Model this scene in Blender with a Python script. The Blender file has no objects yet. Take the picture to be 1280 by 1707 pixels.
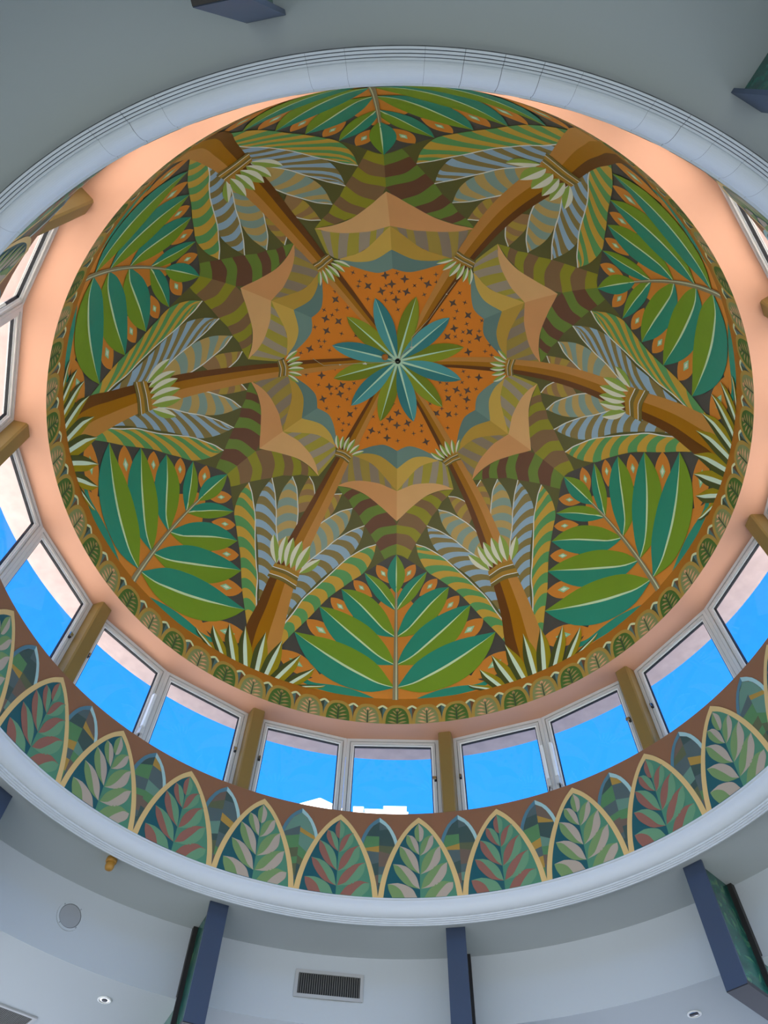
import bpy, math, random
from mathutils import Vector, Matrix

# ------------------------------------------------------------------ scene, camera, sky, sun
scn = bpy.context.scene
col = scn.collection
U = 3.0            # dome radius in metres; lengths below are in dome radii
EYE = 1.6          # height of the camera above the floor
RAD = math.radians

cam_data = bpy.data.cameras.new('camera')
cam = bpy.data.objects.new('camera', cam_data)
col.objects.link(cam)
scn.camera = cam
cam_data.sensor_fit = 'HORIZONTAL'
cam_data.sensor_width = 36.0
cam_data.lens = 36.0 * 1229.58 / 1280.0
cam_data.clip_start = 0.05
cam_data.clip_end = 500
_r = Vector((0.99936116, -0.03061172, 0.01844431))
_u = Vector((-0.03573891, -0.85599026, 0.51575518))
_f = Vector((0.0, 0.51608488, 0.85653745))
cam.matrix_world = Matrix(((_r.x, _u.x, -_f.x, -0.03342 * U), (_r.y, _u.y, -_f.y, -1.02496 * U),
                           (_r.z, _u.z, -_f.z, EYE), (0, 0, 0, 1)))

world = bpy.data.worlds.new('sky')
scn.world = world
world.use_nodes = True
wn, wl = world.node_tree.nodes, world.node_tree.links
wn.clear()
w_out = wn.new('ShaderNodeOutputWorld')
w_bg = wn.new('ShaderNodeBackground')
w_ramp = wn.new('ShaderNodeValToRGB')
w_sep = wn.new('ShaderNodeSeparateXYZ')
w_tc = wn.new('ShaderNodeTexCoord')
wl.new(w_tc.outputs['Generated'], w_sep.inputs[0])
wl.new(w_sep.outputs['Z'], w_ramp.inputs[0])
w_ramp.color_ramp.elements[0].position = 0.0
w_ramp.color_ramp.elements[0].color = (1.20, 2.30, 4.60, 1)
w_ramp.color_ramp.elements[1].position = 1.0
w_ramp.color_ramp.elements[1].color = (0.018, 0.30, 1.35, 1)
_e = w_ramp.color_ramp.elements.new(0.55)
_e.color = (0.040, 0.48, 1.70, 1)
wl.new(w_ramp.outputs[0], w_bg.inputs[0])
w_bg.inputs[1].default_value = 1.0
wl.new(w_bg.outputs[0], w_out.inputs[0])

sun_data = bpy.data.lights.new('sun', 'SUN')
sun_data.energy = 31.0
sun_data.color = (1.0, 0.95, 0.87)
sun_data.angle = RAD(0.53)
sun = bpy.data.objects.new('sun', sun_data)
col.objects.link(sun)
SUN_AZ, SUN_EL = -104.0, 36.0
_d = Vector((math.cos(RAD(SUN_AZ)) * math.cos(RAD(SUN_EL)), math.sin(RAD(SUN_AZ)) * math.cos(RAD(SUN_EL)), math.sin(RAD(SUN_EL))))
sun.rotation_euler = _d.to_track_quat('Z', 'Y').to_euler()
sun.location = (0, -20, 30)

scn.view_settings.view_transform = 'Standard'
scn.view_settings.look = 'None'
scn.view_settings.gamma = 1.0
scn.view_settings.exposure = 0.1
scn.view_settings.use_curve_mapping = False
scn.cycles.max_bounces = 10
scn.cycles.diffuse_bounces = 6
scn.cycles.sample_clamp_indirect = 6.0

# ------------------------------------------------------------------ materials
MATS = {}
def lin(c):
    return tuple(((x / 255) / 12.92 if x / 255 <= 0.04045 else ((x / 255 + 0.055) / 1.055) ** 2.4) for x in c)
def mat(name, rgb, rough=0.55, metal=0.0, var=0.08, scale=6.0, bump=0.0, gain=1.0, spec=0.4):
    if name in MATS:
        return MATS[name]
    m = bpy.data.materials.new(name)
    m.use_nodes = True
    nt = m.node_tree
    b = nt.nodes['Principled BSDF']
    c = [min(0.95, x * gain) for x in lin(rgb)]
    b.inputs['Roughness'].default_value = rough
    b.inputs['Metallic'].default_value = metal
    b.inputs['Specular IOR Level'].default_value = spec
    tc = nt.nodes.new('ShaderNodeTexCoord')
    nz = nt.nodes.new('ShaderNodeTexNoise')
    nz.inputs['Scale'].default_value = scale
    nz.inputs['Detail'].default_value = 4
    nt.links.new(tc.outputs['Object'], nz.inputs['Vector'])
    mx = nt.nodes.new('ShaderNodeMix')
    mx.data_type = 'RGBA'
    mx.inputs[6].default_value = [x * (1 - var) for x in c] + [1]
    mx.inputs[7].default_value = [min(1, x * (1 + var)) for x in c] + [1]
    nt.links.new(nz.outputs['Fac'], mx.inputs[0])
    nt.links.new(mx.outputs[2], b.inputs['Base Color'])
    if bump:
        bp = nt.nodes.new('ShaderNodeBump')
        bp.inputs['Strength'].default_value = bump
        bp.inputs['Distance'].default_value = 0.01
        nt.links.new(nz.outputs['Fac'], bp.inputs['Height'])
        nt.links.new(bp.outputs[0], b.inputs['Normal'])
    MATS[name] = m
    return m

PAINT = dict(
    olive_ground=(84, 82, 42), charcoal=(66, 64, 62), orange=(196, 116, 32), orange_panel=(184, 116, 44),
    teal=(34, 122, 102), leaf_green=(104, 132, 34), rib_mint=(178, 196, 160), stem_grey=(122, 112, 84), stem_pale=(176, 180, 152),
    mint=(128, 178, 140), mint_pale=(190, 206, 182),
    dark_brown=(96, 62, 44), moss=(96, 118, 46), lime=(132, 128, 32), umber=(118, 90, 60),
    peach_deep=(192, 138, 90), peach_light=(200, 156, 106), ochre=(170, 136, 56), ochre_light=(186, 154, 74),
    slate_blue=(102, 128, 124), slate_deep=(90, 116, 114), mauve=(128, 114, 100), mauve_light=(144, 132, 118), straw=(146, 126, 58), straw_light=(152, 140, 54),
    frond_green=(82, 138, 84), frond_gold=(178, 142, 56), frond_blue=(132, 158, 180), frond_olive=(124, 108, 64),
    frond_slate=(120, 142, 136), frond_tan=(168, 142, 86), frond_lime=(156, 132, 54), frond_brown=(138, 106, 70), frond_edge=(206, 216, 196),
    bark_dark=(94, 54, 16), bark_mid=(146, 96, 6), bark_light=(172, 120, 58),
    cuff_tan=(154, 116, 40), cuff_dark=(108, 94, 46), cream=(222, 226, 184), crown_green=(128, 150, 66),
    grass_dark=(62, 68, 32), grass_mint=(184, 202, 178), mustard=(136, 120, 18),
    band_brown=(146, 90, 24), arch_gold=(148, 118, 54), medal_green=(62, 90, 36), medal_olive=(116, 118, 74), medal_leaf=(142, 116, 74), medal_pink=(188, 138, 102),
    fan_cream=(184, 186, 146), fan_teal=(70, 96, 94), fan_brown=(92, 60, 36), fan_dark=(52, 60, 46),
    star_teal=(48, 112, 118), star_teal_light=(72, 140, 146), star_green=(104, 116, 24), star_lime=(124, 136, 34), star_rib=(166, 196, 176), star_dark=(84, 66, 60),
    wall_brown=(136, 92, 64), arch_sand=(206, 172, 112), bay_teal=(26, 82, 88), bay_green=(74, 126, 98), leaf_beige=(168, 152, 134), leaf_sage=(112, 138, 86),
    leaf_red=(138, 90, 76), leaf_mint=(98, 140, 104), arch_blue=(78, 116, 126), arch_pale=(156, 186, 178),
    patch_slate=(78, 92, 90), patch_green=(82, 124, 78), patch_gold=(164, 128, 58), patch_olive=(88, 92, 64), patch_brown=(106, 88, 74), patch_sea=(96, 130, 110), patch_deep=(58, 78, 72),
)
DRUM = {'wall_brown', 'arch_sand', 'bay_teal', 'bay_green', 'leaf_beige', 'leaf_sage', 'leaf_red', 'leaf_mint', 'arch_blue', 'arch_pale'}
def P(n):
    return mat('paint_' + n, PAINT[n], rough=0.5, var=0.06, scale=3.0, gain=1.18 if n in DRUM or n.startswith('patch_') else 1.65)

WHITE = mat('white_plaster', (184, 189, 190), rough=0.7, var=0.04, scale=1.2)
CORNICE = mat('cornice_plaster', (204, 208, 210), rough=0.5, var=0.04, scale=5)
PEACH = mat('peach_plaster', (212, 158, 126), rough=0.65, var=0.04, scale=2)
STONE = mat('pink_stone', (186, 166, 158), rough=0.85, var=0.22, scale=9, bump=0.4)
SILLM = mat('white_sill', (214, 206, 196), rough=0.6, var=0.03)  # ledge whitened so that sun on it bounces up to the soffit
ROOFM = mat('roof_screed', (214, 207, 199), rough=0.9, var=0.06)
FLOORM = mat('floor_stone', (56, 61, 50), rough=0.5, var=0.08)
GROUND = mat('ground_paving', (148, 154, 160), rough=0.9, var=0.1)
ALU = mat('aluminium_frame', (206, 202, 192), rough=0.4, var=0.03, spec=0.5)
ALU_W = mat('white_sash', (240, 238, 232), rough=0.4, var=0.02)
BLACK = mat('black_rubber', (14, 14, 15), rough=0.6, var=0.02)
OLIVE = mat('olive_post_paint', (140, 110, 56), rough=0.5, var=0.06)
STEEL = mat('slate_steel', (56, 68, 88), rough=0.45, var=0.08, scale=3)
STEEL_D = mat('black_steel', (42, 38, 36), rough=0.5, var=0.05)
GREY = mat('grey_grille', (150, 152, 152), rough=0.6, var=0.05)
SILVER = mat('silver', (210, 208, 204), rough=0.2, metal=1.0, var=0.02)
VENTF = mat('vent_frame', (172, 172, 170), rough=0.5)
VENTD = mat('vent_dark', (36, 36, 36), rough=0.8)
VENTS = mat('vent_slat', (98, 96, 90), rough=0.6)
AMBER = mat('amber_plastic', (176, 128, 52), rough=0.4)
BWHITE = mat('white_render', (236, 236, 236), rough=0.8, var=0.02)
CRACK = mat('joint_grey', (90, 92, 94), rough=0.9)  # grey backing that shows in the cornice joints

def marble():
    m = bpy.data.materials.new('green_marble')
    m.use_nodes = True
    nt = m.node_tree
    b = nt.nodes['Principled BSDF']
    tc = nt.nodes.new('ShaderNodeTexCoord')
    nz = nt.nodes.new('ShaderNodeTexNoise')
    nz.inputs['Scale'].default_value = 5.0
    nz.inputs['Detail'].default_value = 8
    nz.inputs['Distortion'].default_value = 2.2
    rp = nt.nodes.new('ShaderNodeValToRGB')
    rp.color_ramp.elements[0].position = 0.35
    rp.color_ramp.elements[0].color = (0.006, 0.05, 0.04, 1)
    rp.color_ramp.elements[1].position = 0.72
    rp.color_ramp.elements[1].color = (0.10, 0.20, 0.09, 1)
    e = rp.color_ramp.elements.new(0.55)
    e.color = (0.015, 0.11, 0.08, 1)
    nt.links.new(tc.outputs['Object'], nz.inputs['Vector'])
    nt.links.new(nz.outputs['Fac'], rp.inputs[0])
    nt.links.new(rp.outputs[0], b.inputs['Base Color'])
    b.inputs['Roughness'].default_value = 0.25
    return m
MARBLE = marble()

def glass():
    m = bpy.data.materials.new('window_glass')
    m.use_nodes = True
    nt = m.node_tree
    nt.nodes.clear()
    o = nt.nodes.new('ShaderNodeOutputMaterial')
    t = nt.nodes.new('ShaderNodeBsdfTransparent')
    t.inputs[0].default_value = (0.97, 0.98, 0.98, 1)
    g = nt.nodes.new('ShaderNodeBsdfGlossy')
    g.inputs['Roughness'].default_value = 0.02
    lw = nt.nodes.new('ShaderNodeLayerWeight')
    pw = nt.nodes.new('ShaderNodeMath')
    pw.operation = 'POWER'
    pw.inputs[1].default_value = 5.0
    nt.links.new(lw.outputs['Facing'], pw.inputs[0])
    fr = nt.nodes.new('ShaderNodeMath')
    fr.operation = 'MULTIPLY_ADD'
    fr.inputs[1].default_value = 0.8
    fr.inputs[2].default_value = 0.03
    nt.links.new(pw.outputs[0], fr.inputs[0])
    mx = nt.nodes.new('ShaderNodeMixShader')
    nt.links.new(fr.outputs[0], mx.inputs[0])
    nt.links.new(t.outputs[0], mx.inputs[1])
    nt.links.new(g.outputs[0], mx.inputs[2])
    nt.links.new(mx.outputs[0], o.inputs[0])
    return m
GLASS = glass()

# ------------------------------------------------------------------ mesh helpers
class MB:
    def __init__(self):
        self.v, self.f, self.m, self.mats = [], [], [], []
    def mi(self, m):
        if m not in self.mats:
            self.mats.append(m)
        return self.mats.index(m)
    def quad_grid(self, rows, mfun):
        n, k = len(rows), len(rows[0])
        b = len(self.v)
        for r in rows:
            self.v.extend(r)
        for i in range(n - 1):
            for j in range(k - 1):
                self.f.append((b + i * k + j, b + i * k + j + 1, b + (i + 1) * k + j + 1, b + (i + 1) * k + j))
                self.m.append(self.mi(mfun(i, j)))
    def hexa(self, p, m):            # eight corners: four of one end, four of the other
        b = len(self.v)
        self.v.extend(p)
        for q in ((0, 3, 2, 1), (4, 5, 6, 7), (0, 1, 5, 4), (1, 2, 6, 5), (2, 3, 7, 6), (3, 0, 4, 7)):
            self.f.append(tuple(b + i for i in q))
            self.m.append(self.mi(m))
    def box(self, x0, x1, y0, y1, z0, z1, m):
        self.hexa([(x0, y0, z0), (x1, y0, z0), (x1, y1, z0), (x0, y1, z0), (x0, y0, z1), (x1, y0, z1), (x1, y1, z1), (x0, y1, z1)], m)
    def lathe(self, prof, n, m, a0=0.0, a1=360.0):
        rows = []
        for i in range(n + 1):
            a = RAD(a0 + (a1 - a0) * i / n)
            rows.append([W(r * math.cos(a), r * math.sin(a), z) for r, z in prof])
        mm = m if callable(m) else (lambda i, j: m)
        self.quad_grid(rows, mm)
    def tube(self, pts, rad, m, n=8):
        rows = []
        for i, p in enumerate(pts):
            p = Vector(p)
            d = (Vector(pts[min(i + 1, len(pts) - 1)]) - Vector(pts[max(i - 1, 0)])).normalized()
            a = d.orthogonal().normalized()
            b = d.cross(a)
            rr = rad[i] if isinstance(rad, (list, tuple)) else rad
            rows.append([tuple(p + (a * math.cos(2 * math.pi * j / n) + b * math.sin(2 * math.pi * j / n)) * rr) for j in range(n + 1)])
        self.quad_grid(rows, lambda i, j: m)
    def mesh(self, name, smooth=False):
        me = bpy.data.meshes.new(name)
        me.from_pydata([tuple(v) for v in self.v], [], self.f)
        for m in self.mats:
            me.materials.append(m)
        me.polygons.foreach_set('material_index', self.m)
        if smooth:
            me.polygons.foreach_set('use_smooth', [True] * len(self.f))
        me.update()
        return me
    def build(self, name, parent=None, smooth=False):
        return link(name, self.mesh(name, smooth), parent)

def W(x, y, z):                      # dome radii about the dome's axis, eye level zero -> metres
    return (x * U, y * U, EYE + z * U)
def PW(r, th, z):                    # cylindrical, degrees
    return W(r * math.cos(RAD(th)), r * math.sin(RAD(th)), z)
def link(name, me, parent=None):
    o = bpy.data.objects.new(name, me)
    col.objects.link(o)
    o.parent = parent
    return o
def empty(name, loc, rz=0.0):
    o = bpy.data.objects.new(name, None)
    o.empty_display_size = 0.1
    o.location = loc
    o.rotation_euler.z = rz
    col.objects.link(o)
    return o
def tag(o, label, cat=None, group=None, kind=None):
    o['label'] = label
    if cat:
        o['category'] = cat
    if group:
        o['group'] = group
    if kind:
        o['kind'] = kind
    return o

# ------------------------------------------------------------------ the building around the dome
ZR, HD, PD = 1.8787, 1.0248, 2.7748          # springing height, rise and curve of the dome
RM, ZM, RS, ZS = 1.0062, 1.2345, 1.0322, 1.5324   # foot and sill of the drum wall
Z_UP, Z_LOW, R_FAS = 1.200, 1.0118, 1.2585   # upper ceiling ring, lower ceiling, fascia between them
Z_FLOOR = -EYE / U
R_HALL = 2.05

mb = MB(); mb.lathe([(0.0, Z_FLOOR), (0.8, Z_FLOOR), (1.6, Z_FLOOR), (2.7, Z_FLOOR)], 64, FLOORM)
tag(mb.build('floor'), 'pale stone floor of the hall under the dome', kind='structure')
mb = MB(); mb.lathe([(2.6, Z_FLOOR - 0.01), (6, Z_FLOOR - 0.01), (40, Z_FLOOR - 0.01)], 48, GROUND)
tag(mb.build('ground'), 'sunlit paving around the hall', kind='structure')

mb = MB(); mb.lathe([(1.046, Z_UP), (1.15, Z_UP), (R_FAS + 0.03, Z_UP)], 180, WHITE)
tag(mb.build('ceiling_upper', smooth=True), 'flat white ceiling ring around the foot of the dome', kind='structure')
mb = MB(); mb.lathe([(R_FAS, Z_UP + 0.02), (R_FAS, Z_LOW)], 180, WHITE)
tag(mb.build('wall_fascia', smooth=True), 'curved white upstand between the two ceilings', kind='structure')
mb = MB(); mb.lathe([(R_FAS, Z_LOW), (1.6, Z_LOW), (R_HALL, Z_LOW), (R_HALL, 1.34), (R_HALL - 0.02, 1.34)], 120, WHITE)
tag(mb.build('ceiling_lower'), 'lower white ceiling with recessed lights beyond the upstand', kind='structure')
mb = MB(); mb.lathe([(1.11, 1.335), (1.5, 1.335), (R_HALL, 1.335)], 96, ROOFM)
tag(mb.build('roof_deck'), 'sunlit flat roof outside the dome windows', kind='structure')

# drum wall: inner face with the painted arches, sill ledge, outer face
mb = MB()
mb.lathe([(RM, ZM - 0.005), (RM, ZM), ((RM + RS) / 2, (ZM + ZS) / 2), (RS, ZS), (RS + 0.002, ZS + 0.002), (1.115, ZS + 0.002), (1.115, 1.33)], 208,
         lambda i, j: P('wall_brown') if j < 4 else (SILLM if j == 4 else STONE))
drum = tag(mb.build('wall_drum'), 'curved terracotta drum wall painted with pointed arches and leaves', kind='structure')

# soffit over the windows, dome lip, eave outside
mb = MB(); mb.lathe([(0.9960, ZR + 0.0012), (0.9955, ZR), (1.045, ZR - 0.0005), (1.105, ZR)], 208, PEACH)
tag(mb.build('trim_1'), 'peach plaster ring between the dome and the window heads', kind='structure')
mb = MB(); mb.lathe([(1.088, 1.889), (1.14, 1.889), (1.197, 1.889), (1.197, 1.95), (1.14, 1.95)], 160, STONE)
tag(mb.build('trim_2'), 'pinkish stone eave running around outside the windows', kind='structure')

# cornice: cast lengths side by side, hairline joints between them
SEG = 120
prof = [(RM + 0.006, ZM + 0.001), (RM - 0.003, ZM), (RM - 0.003, ZM - 0.0045), (RM + 0.0005, ZM - 0.0055)]
for k in range(15):
    t = k / 14 * math.pi / 2
    prof.append((RM + 0.001 + 0.0265 * (1 - math.cos(t)), ZM - 0.007 - 0.0335 * math.sin(t)))
prof += [(1.0352, 1.1945), (1.0352, 1.1902), (1.0378, 1.1898), (1.0380, 1.1908), (1.0388, 1.1908), (1.0390, 1.1872), (1.0420, 1.1866), (1.0422, 1.1878),
         (1.0431, 1.1878), (1.0434, 1.1840), (1.0465, 1.1834), (1.0467, 1.1845), (1.0476, 1.1845), (1.0479, 1.1812), (1.0508, 1.1808), (1.0508, 1.201)]
mb = MB(); mb.lathe([(r + 0.0015, z + 0.0008) for r, z in prof], 144, CRACK)
corn = tag(mb.build('trim_3'), 'white moulded cornice circling the foot of the painted drum', kind='structure')
rnd = random.Random(4)
mb = MB(); mb.lathe(prof, 4, CORNICE, 0.018, 360 / SEG - 0.018)
me = mb.mesh('cornice_length')
mb = MB(); mb.lathe(prof, 4, CORNICE, 0.0, 360 / SEG)
me_tight = mb.mesh('cornice_length_tight')
for k in range(SEG):
    a = 360 / SEG * k
    near = 185 < a < 350
    o = link('cornice_length', me if near and rnd.random() < 0.6 else me_tight, corn)
    o.rotation_euler.z = RAD(a)

# ------------------------------------------------------------------ dome coordinates
N = 1600
_t = [math.pi / 2 * i / N for i in range(N + 1)]
PR = [max(0.0, math.sin(t)) ** (2 / PD) for t in _t]
PZ = [HD * max(0.0, math.cos(t)) ** (2 / PD) for t in _t]
SL = [0.0]
for i in range(N):
    SL.append(SL[-1] + math.hypot(PR[i + 1] - PR[i], PZ[i + 1] - PZ[i]))
STOT = SL[-1]
def interp(x, xs, ys):
    if x <= xs[0]:
        return ys[0]
    if x >= xs[-1]:
        return ys[-1]
    lo, hi = 0, len(xs) - 1
    while hi - lo > 1:
        m = (lo + hi) // 2
        if xs[m] <= x:
            lo = m
        else:
            hi = m
    d = xs[hi] - xs[lo]
    return ys[lo] + (ys[hi] - ys[lo]) * ((x - xs[lo]) / d if d else 0)
VT = [s / STOT for s in SL]
# twelve painted axes: leaf panels at even numbers, palm trunks at odd numbers, as they were set out by hand
KN = [88.0, 118.7, 147.95, 177.8, 207.2, 233.75, 264.45, 301.8, 330.8, 359.1, 389.2, 418.8]
F2v = [.3407, .3356, .3324, .3207, .329, .331]
F1v = [.4198, .4084, .4119, .4039, .409, .4004]
F5v = [.508, .5141, .5198, .5009, .506, .5066]
F4v = [.2673, .2646, .2827, .2762, .2588, .2796]
F3v = [.6125, .6251, .6291, .6061, .5659, .593]
# how each axis wanders from its mean direction on the way down (panels at four heights, trunks at three)
PAN = [(0, 0, 0, 0), (-.45, -.15, .35, 3.0), (-.6, .1, .5, 4.0), (.35, -.15, -.05, -.8), (-.9, -.2, .6, -3.0), (.9, .3, -.5, -2.9)]
TRK = [(0, 0, 0), (-.8, .7, 4.4), (-.05, .65, 4.0), (-1.3, .3, -3.5), (1.3, 1.2, -2.2), (1.2, -.5, -1.1)]
def axis(k, v):
    j = (k % 12) // 2
    a = KN[k % 12] + 360 * (k // 12)
    if v is None:
        return a
    if k % 2 == 0:
        return a + interp(v, [.341, .42, .508, .92], PAN[j])
    return a + interp(v, [.267, .6125, .86], TRK[j])
def theta(u, v=None):
    k = math.floor(u)
    f = u - k
    a, b = axis(k, v), axis(k + 1, v)
    return a + (b - a) * f
def dv(k, v):
    k %= 12
    j = k // 2
    if k % 2 == 0:
        return interp(v, [0, .3407, .4198, .508, .92, 1], [0, F2v[j] - .3407, F1v[j] - .4198, F5v[j] - .508, 0, 0])
    return interp(v, [0, .2673, .6125, .92, 1], [0, F4v[j] - .2673, F3v[j] - .6125, 0, 0])
def raw(th, v, off):
    r = interp(v, VT, PR)
    z = interp(v, VT, PZ)
    e = 0.002
    v0, v1 = max(0, v - e), min(1, v + e)
    tr, tz = interp(v1, VT, PR) - interp(v0, VT, PR), interp(v1, VT, PZ) - interp(v0, VT, PZ)
    l = math.hypot(tr, tz) or 1
    nr, nz = tz / l, -tr / l             # inward
    o = off / U
    return PW(r + nr * o, th, ZR + z + nz * o)
def D(u, v, off=0.0):
    k = math.floor(u)
    f = u - k
    w = v + dv(k, v) * (1 - f) + dv(k + 1, v) * f
    return raw(theta(u, v), w, off)
LAY = 0.0011
def spline(pts, n):
    if len(pts) == 2:
        return [tuple(a + (b - a) * i / n for a, b in zip(*pts)) for i in range(n + 1)]
    out = []
    dense = []
    P4 = [tuple(2 * a - b for a, b in zip(pts[0], pts[1]))] + list(pts) + [tuple(2 * a - b for a, b in zip(pts[-1], pts[-2]))]
    for i in range(1, len(P4) - 2):
        p0, p1, p2, p3 = P4[i - 1:i + 3]
        for s in range(12):
            t = s / 12
            dense.append(tuple(0.5 * (2 * b + (c - a) * t + (2 * a - 5 * b + 4 * c - d) * t * t + (3 * b - a - 3 * c + d) * t ** 3) for a, b, c, d in zip(p0, p1, p2, p3)))
    dense.append(tuple(pts[-1]))
    L = [0.0]
    for a, b in zip(dense, dense[1:]):
        L.append(L[-1] + math.hypot((b[0] - a[0]) * 0.42, (b[1] - a[1]) * 1.7))
    for i in range(n + 1):
        s = L[-1] * i / n
        out.append((interp(s, L, [p[0] for p in dense]), interp(s, L, [p[1] for p in dense])))
    return out
def lerp(a, b, t):
    return (a[0] + (b[0] - a[0]) * t, a[1] + (b[1] - a[1]) * t)
def mp(k, s):                           # motif of sector k; s = -1 mirrors it about the panel axis
    return lambda p: (2 * k + s * p[0], p[1])
def patch(mb, A, B, m, n=14, c=6, lay=1, f=None):
    A, B = spline(A, n), spline(B, n)
    g = f or (lambda p: p)
    rows = []
    for a, b in zip(A, B):
        row = []
        for j in range(c + 1):
            q = g(lerp(a, b, j / c))
            row.append(D(q[0], q[1], lay * LAY))
        rows.append(row)
    mb.quad_grid(rows, m if callable(m) else (lambda i, j: m))
def metric(p):                          # metres per unit of u and v at p
    r = interp(p[1], VT, PR)
    return r * U * RAD(30), STOT * U
def lens(base, tip, hw, bulge=0.45, n=12):
    su, sv = metric(lerp(base, tip, 0.5))
    d = ((tip[0] - base[0]) * su, (tip[1] - base[1]) * sv)
    L = math.hypot(*d)
    nx, ny = -d[1] / L, d[0] / L
    A, B, Mi = [], [], []
    for i in range(n + 1):
        t = i / n
        w = hw * L * (math.sin(math.pi * t ** (math.log(0.5) / math.log(bulge)))) ** 0.8 if 0 < t < 1 else 0
        c = lerp(base, tip, t)
        A.append((c[0] + nx * w / su, c[1] + ny * w / sv))
        B.append((c[0] - nx * w / su, c[1] - ny * w / sv))
        Mi.append(c)
    return A, B, Mi

# ------------------------------------------------------------------ the dome and its painting
mb = MB()
prf = [(interp(i / 60, VT, PR), ZR + interp(i / 60, VT, PZ)) for i in range(61)]
mb.lathe(prf, 180, P('olive_ground'))
dome = tag(mb.build('ceiling_dome', smooth=True), 'painted dome with palm trees around an orange star field', kind='structure')
mb = MB()
prf = [(interp(i / 30, VT, PR) * 1.16, ZR + 0.06 + interp(i / 30, VT, PZ) * 1.18) for i in range(31)]  # unseen outside of the dome, enlarged to widen its shadow on the roof
mb.lathe(prf, 96, STONE)
mb.build('oversized_shell', dome, True)

# orange field
mb = MB()
rows = [[raw(360 * i / 120, 0.001 + 0.272 * j / 14, LAY) for j in range(15)] for i in range(121)]
mb.quad_grid(rows, lambda i, j: P('orange'))
field = mb.build('orange_field', dome)

# ribs, peach wings, scallops of the six bays
PEACH_UP = [(.853, .3599), (.726, .3398), (.540, .3267), (.288, .3246), (.124, .3328), (0, .3415)]
PEACH_LO = [(.853, .3599), (.655, .3531), (.429, .3602), (.205, .3852), (.064, .4087), (0, .4202)]
BND = [[(.853, .3600), (.852, .3598), (.851, .3596)],
       [(.722, .3760), (.689, .3647), (.638, .3540)], [(.634, .3846), (.593, .3712), (.511, .3580)], [(.550, .4020), (.479, .3795), (.340, .3640)],
       [(.457, .4173), (.375, .3939), (.205, .3765)], [(.374, .4396), (.268, .4103), (.085, .3950)], [(.291, .4604), (.199, .4401), (0, .4299)],
       [(.224, .4802), (.141, .4587), (0, .4515)], [(.169, .5008), (.085, .4875), (0, .4800)], [(.118, .5218), (.060, .5120), (0, .5078)]]
YEL_UP = [(.800, .2690), (.600, .2543), (.368, .2519), (.186, .2624), (0, .2830)]
YEL_LO = [(.800, .2710), (.561, .2725), (.382, .2824), (.209, .3044), (0, .3410)]
BLU_UP = [(.80, .2600), (.717, .2500), (.527, .2322), (.317, .2226), (.151, .2261), (0, .2360)]
ST_LO = [(.853, .3610), (.808, .3507), (.726, .3408), (.625, .3327), (.518, .3277), (.393, .3263), (.253, .3274), (.171, .3315), (.068, .3384), (0, .342)]
ST_HI = [(.910, .2950), (.887, .2864), (.857, .2778), (.817, .2712), (.690, .2700), (.501, .2740), (.322, .2869), (.209, .3034), (.105, .3208), (0, .340)]
for k in range(6):
    for s in (1, -1):
        f = mp(k, s)
        mb = MB()
        c1, c2 = (P('moss'), P('dark_brown')) if s > 0 else (P('lime'), P('umber'))
        for i in range(9):
            patch(mb, BND[i], BND[i + 1], c1 if i % 2 == 0 else c2, n=10, c=3, lay=2, f=f)
        mb.build('striped_rib', dome)
        mb = MB()
        c1, c2 = (P('straw'), P('mauve')) if s > 0 else (P('straw_light'), P('mauve_light'))
        for i in range(9):
            patch(mb, [ST_LO[i], ST_HI[i]], [ST_LO[i + 1], ST_HI[i + 1]], c1 if i % 2 == 0 else c2, n=6, c=3, lay=3, f=f)
        mb.build('striped_vault', dome)
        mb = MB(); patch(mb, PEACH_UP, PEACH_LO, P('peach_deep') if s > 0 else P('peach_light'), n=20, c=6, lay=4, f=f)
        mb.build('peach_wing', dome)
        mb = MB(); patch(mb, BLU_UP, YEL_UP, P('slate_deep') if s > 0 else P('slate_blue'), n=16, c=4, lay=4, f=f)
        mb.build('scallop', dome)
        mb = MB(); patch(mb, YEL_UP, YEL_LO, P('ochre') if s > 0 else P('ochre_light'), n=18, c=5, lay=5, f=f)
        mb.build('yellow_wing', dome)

# leaf panels
EDGE = [(0, .508), (.118, .5218), (.277, .5562), (.310, .5636), (.416, .5928), (.564, .6423), (.643, .6823), (.716, .7282), (.796, .7771), (.854, .8200), (.884, .8478), (.91, .89), (.92, .93)]
LEAVES = [([(.303, .5633), (.171, .5755), (.071, .5985), (.006, .6350), (.004, .6620)], [(.303, .5633), (.264, .5907), (.188, .6217), (.118, .6412), (.004, .6634)]),
          ([(.490, .6195), (.363, .6160), (.212, .6309), (.089, .6706), (.018, .7223), (.004, .7399)], [(.490, .6195), (.436, .6588), (.333, .6964), (.191, .7300), (.095, .7387), (.004, .7408)]),
          ([(.646, .6826), (.516, .6799), (.347, .6927), (.193, .7212), (.069, .7718), (.006, .8232)], [(.646, .6826), (.580, .7276), (.477, .7685), (.340, .7998), (.177, .8241), (.006, .8245)]),
          ([(.796, .7771), (.654, .7715), (.500, .7703), (.321, .7851), (.144, .8231), (.008, .8924)], [(.796, .7771), (.726, .8167), (.615, .8591), (.461, .8903), (.295, .9062), (.167, .9089), (.008, .8933)])]
L5 = ([(.66, .902), (.582, .9072), (.457, .9026), (.338, .9042), (.230, .9143), (.154, .9250)], [(.66, .915), (.581, .9223), (.515, .9242), (.429, .9261), (.292, .9263), (.154, .9264)])
LC = ([(0, .5080), (.060, .5330), (.086, .5600), (.062, .5900), (0, .6167)],)
PODS = [((.195, .5387), (.125, .5603)), ((.394, .5883), (.314, .6053)), ((.566, .6490), (.474, .6679)), ((.724, .7292), (.596, .7482)), ((.890, .8450), (.735, .8640))]
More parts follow.
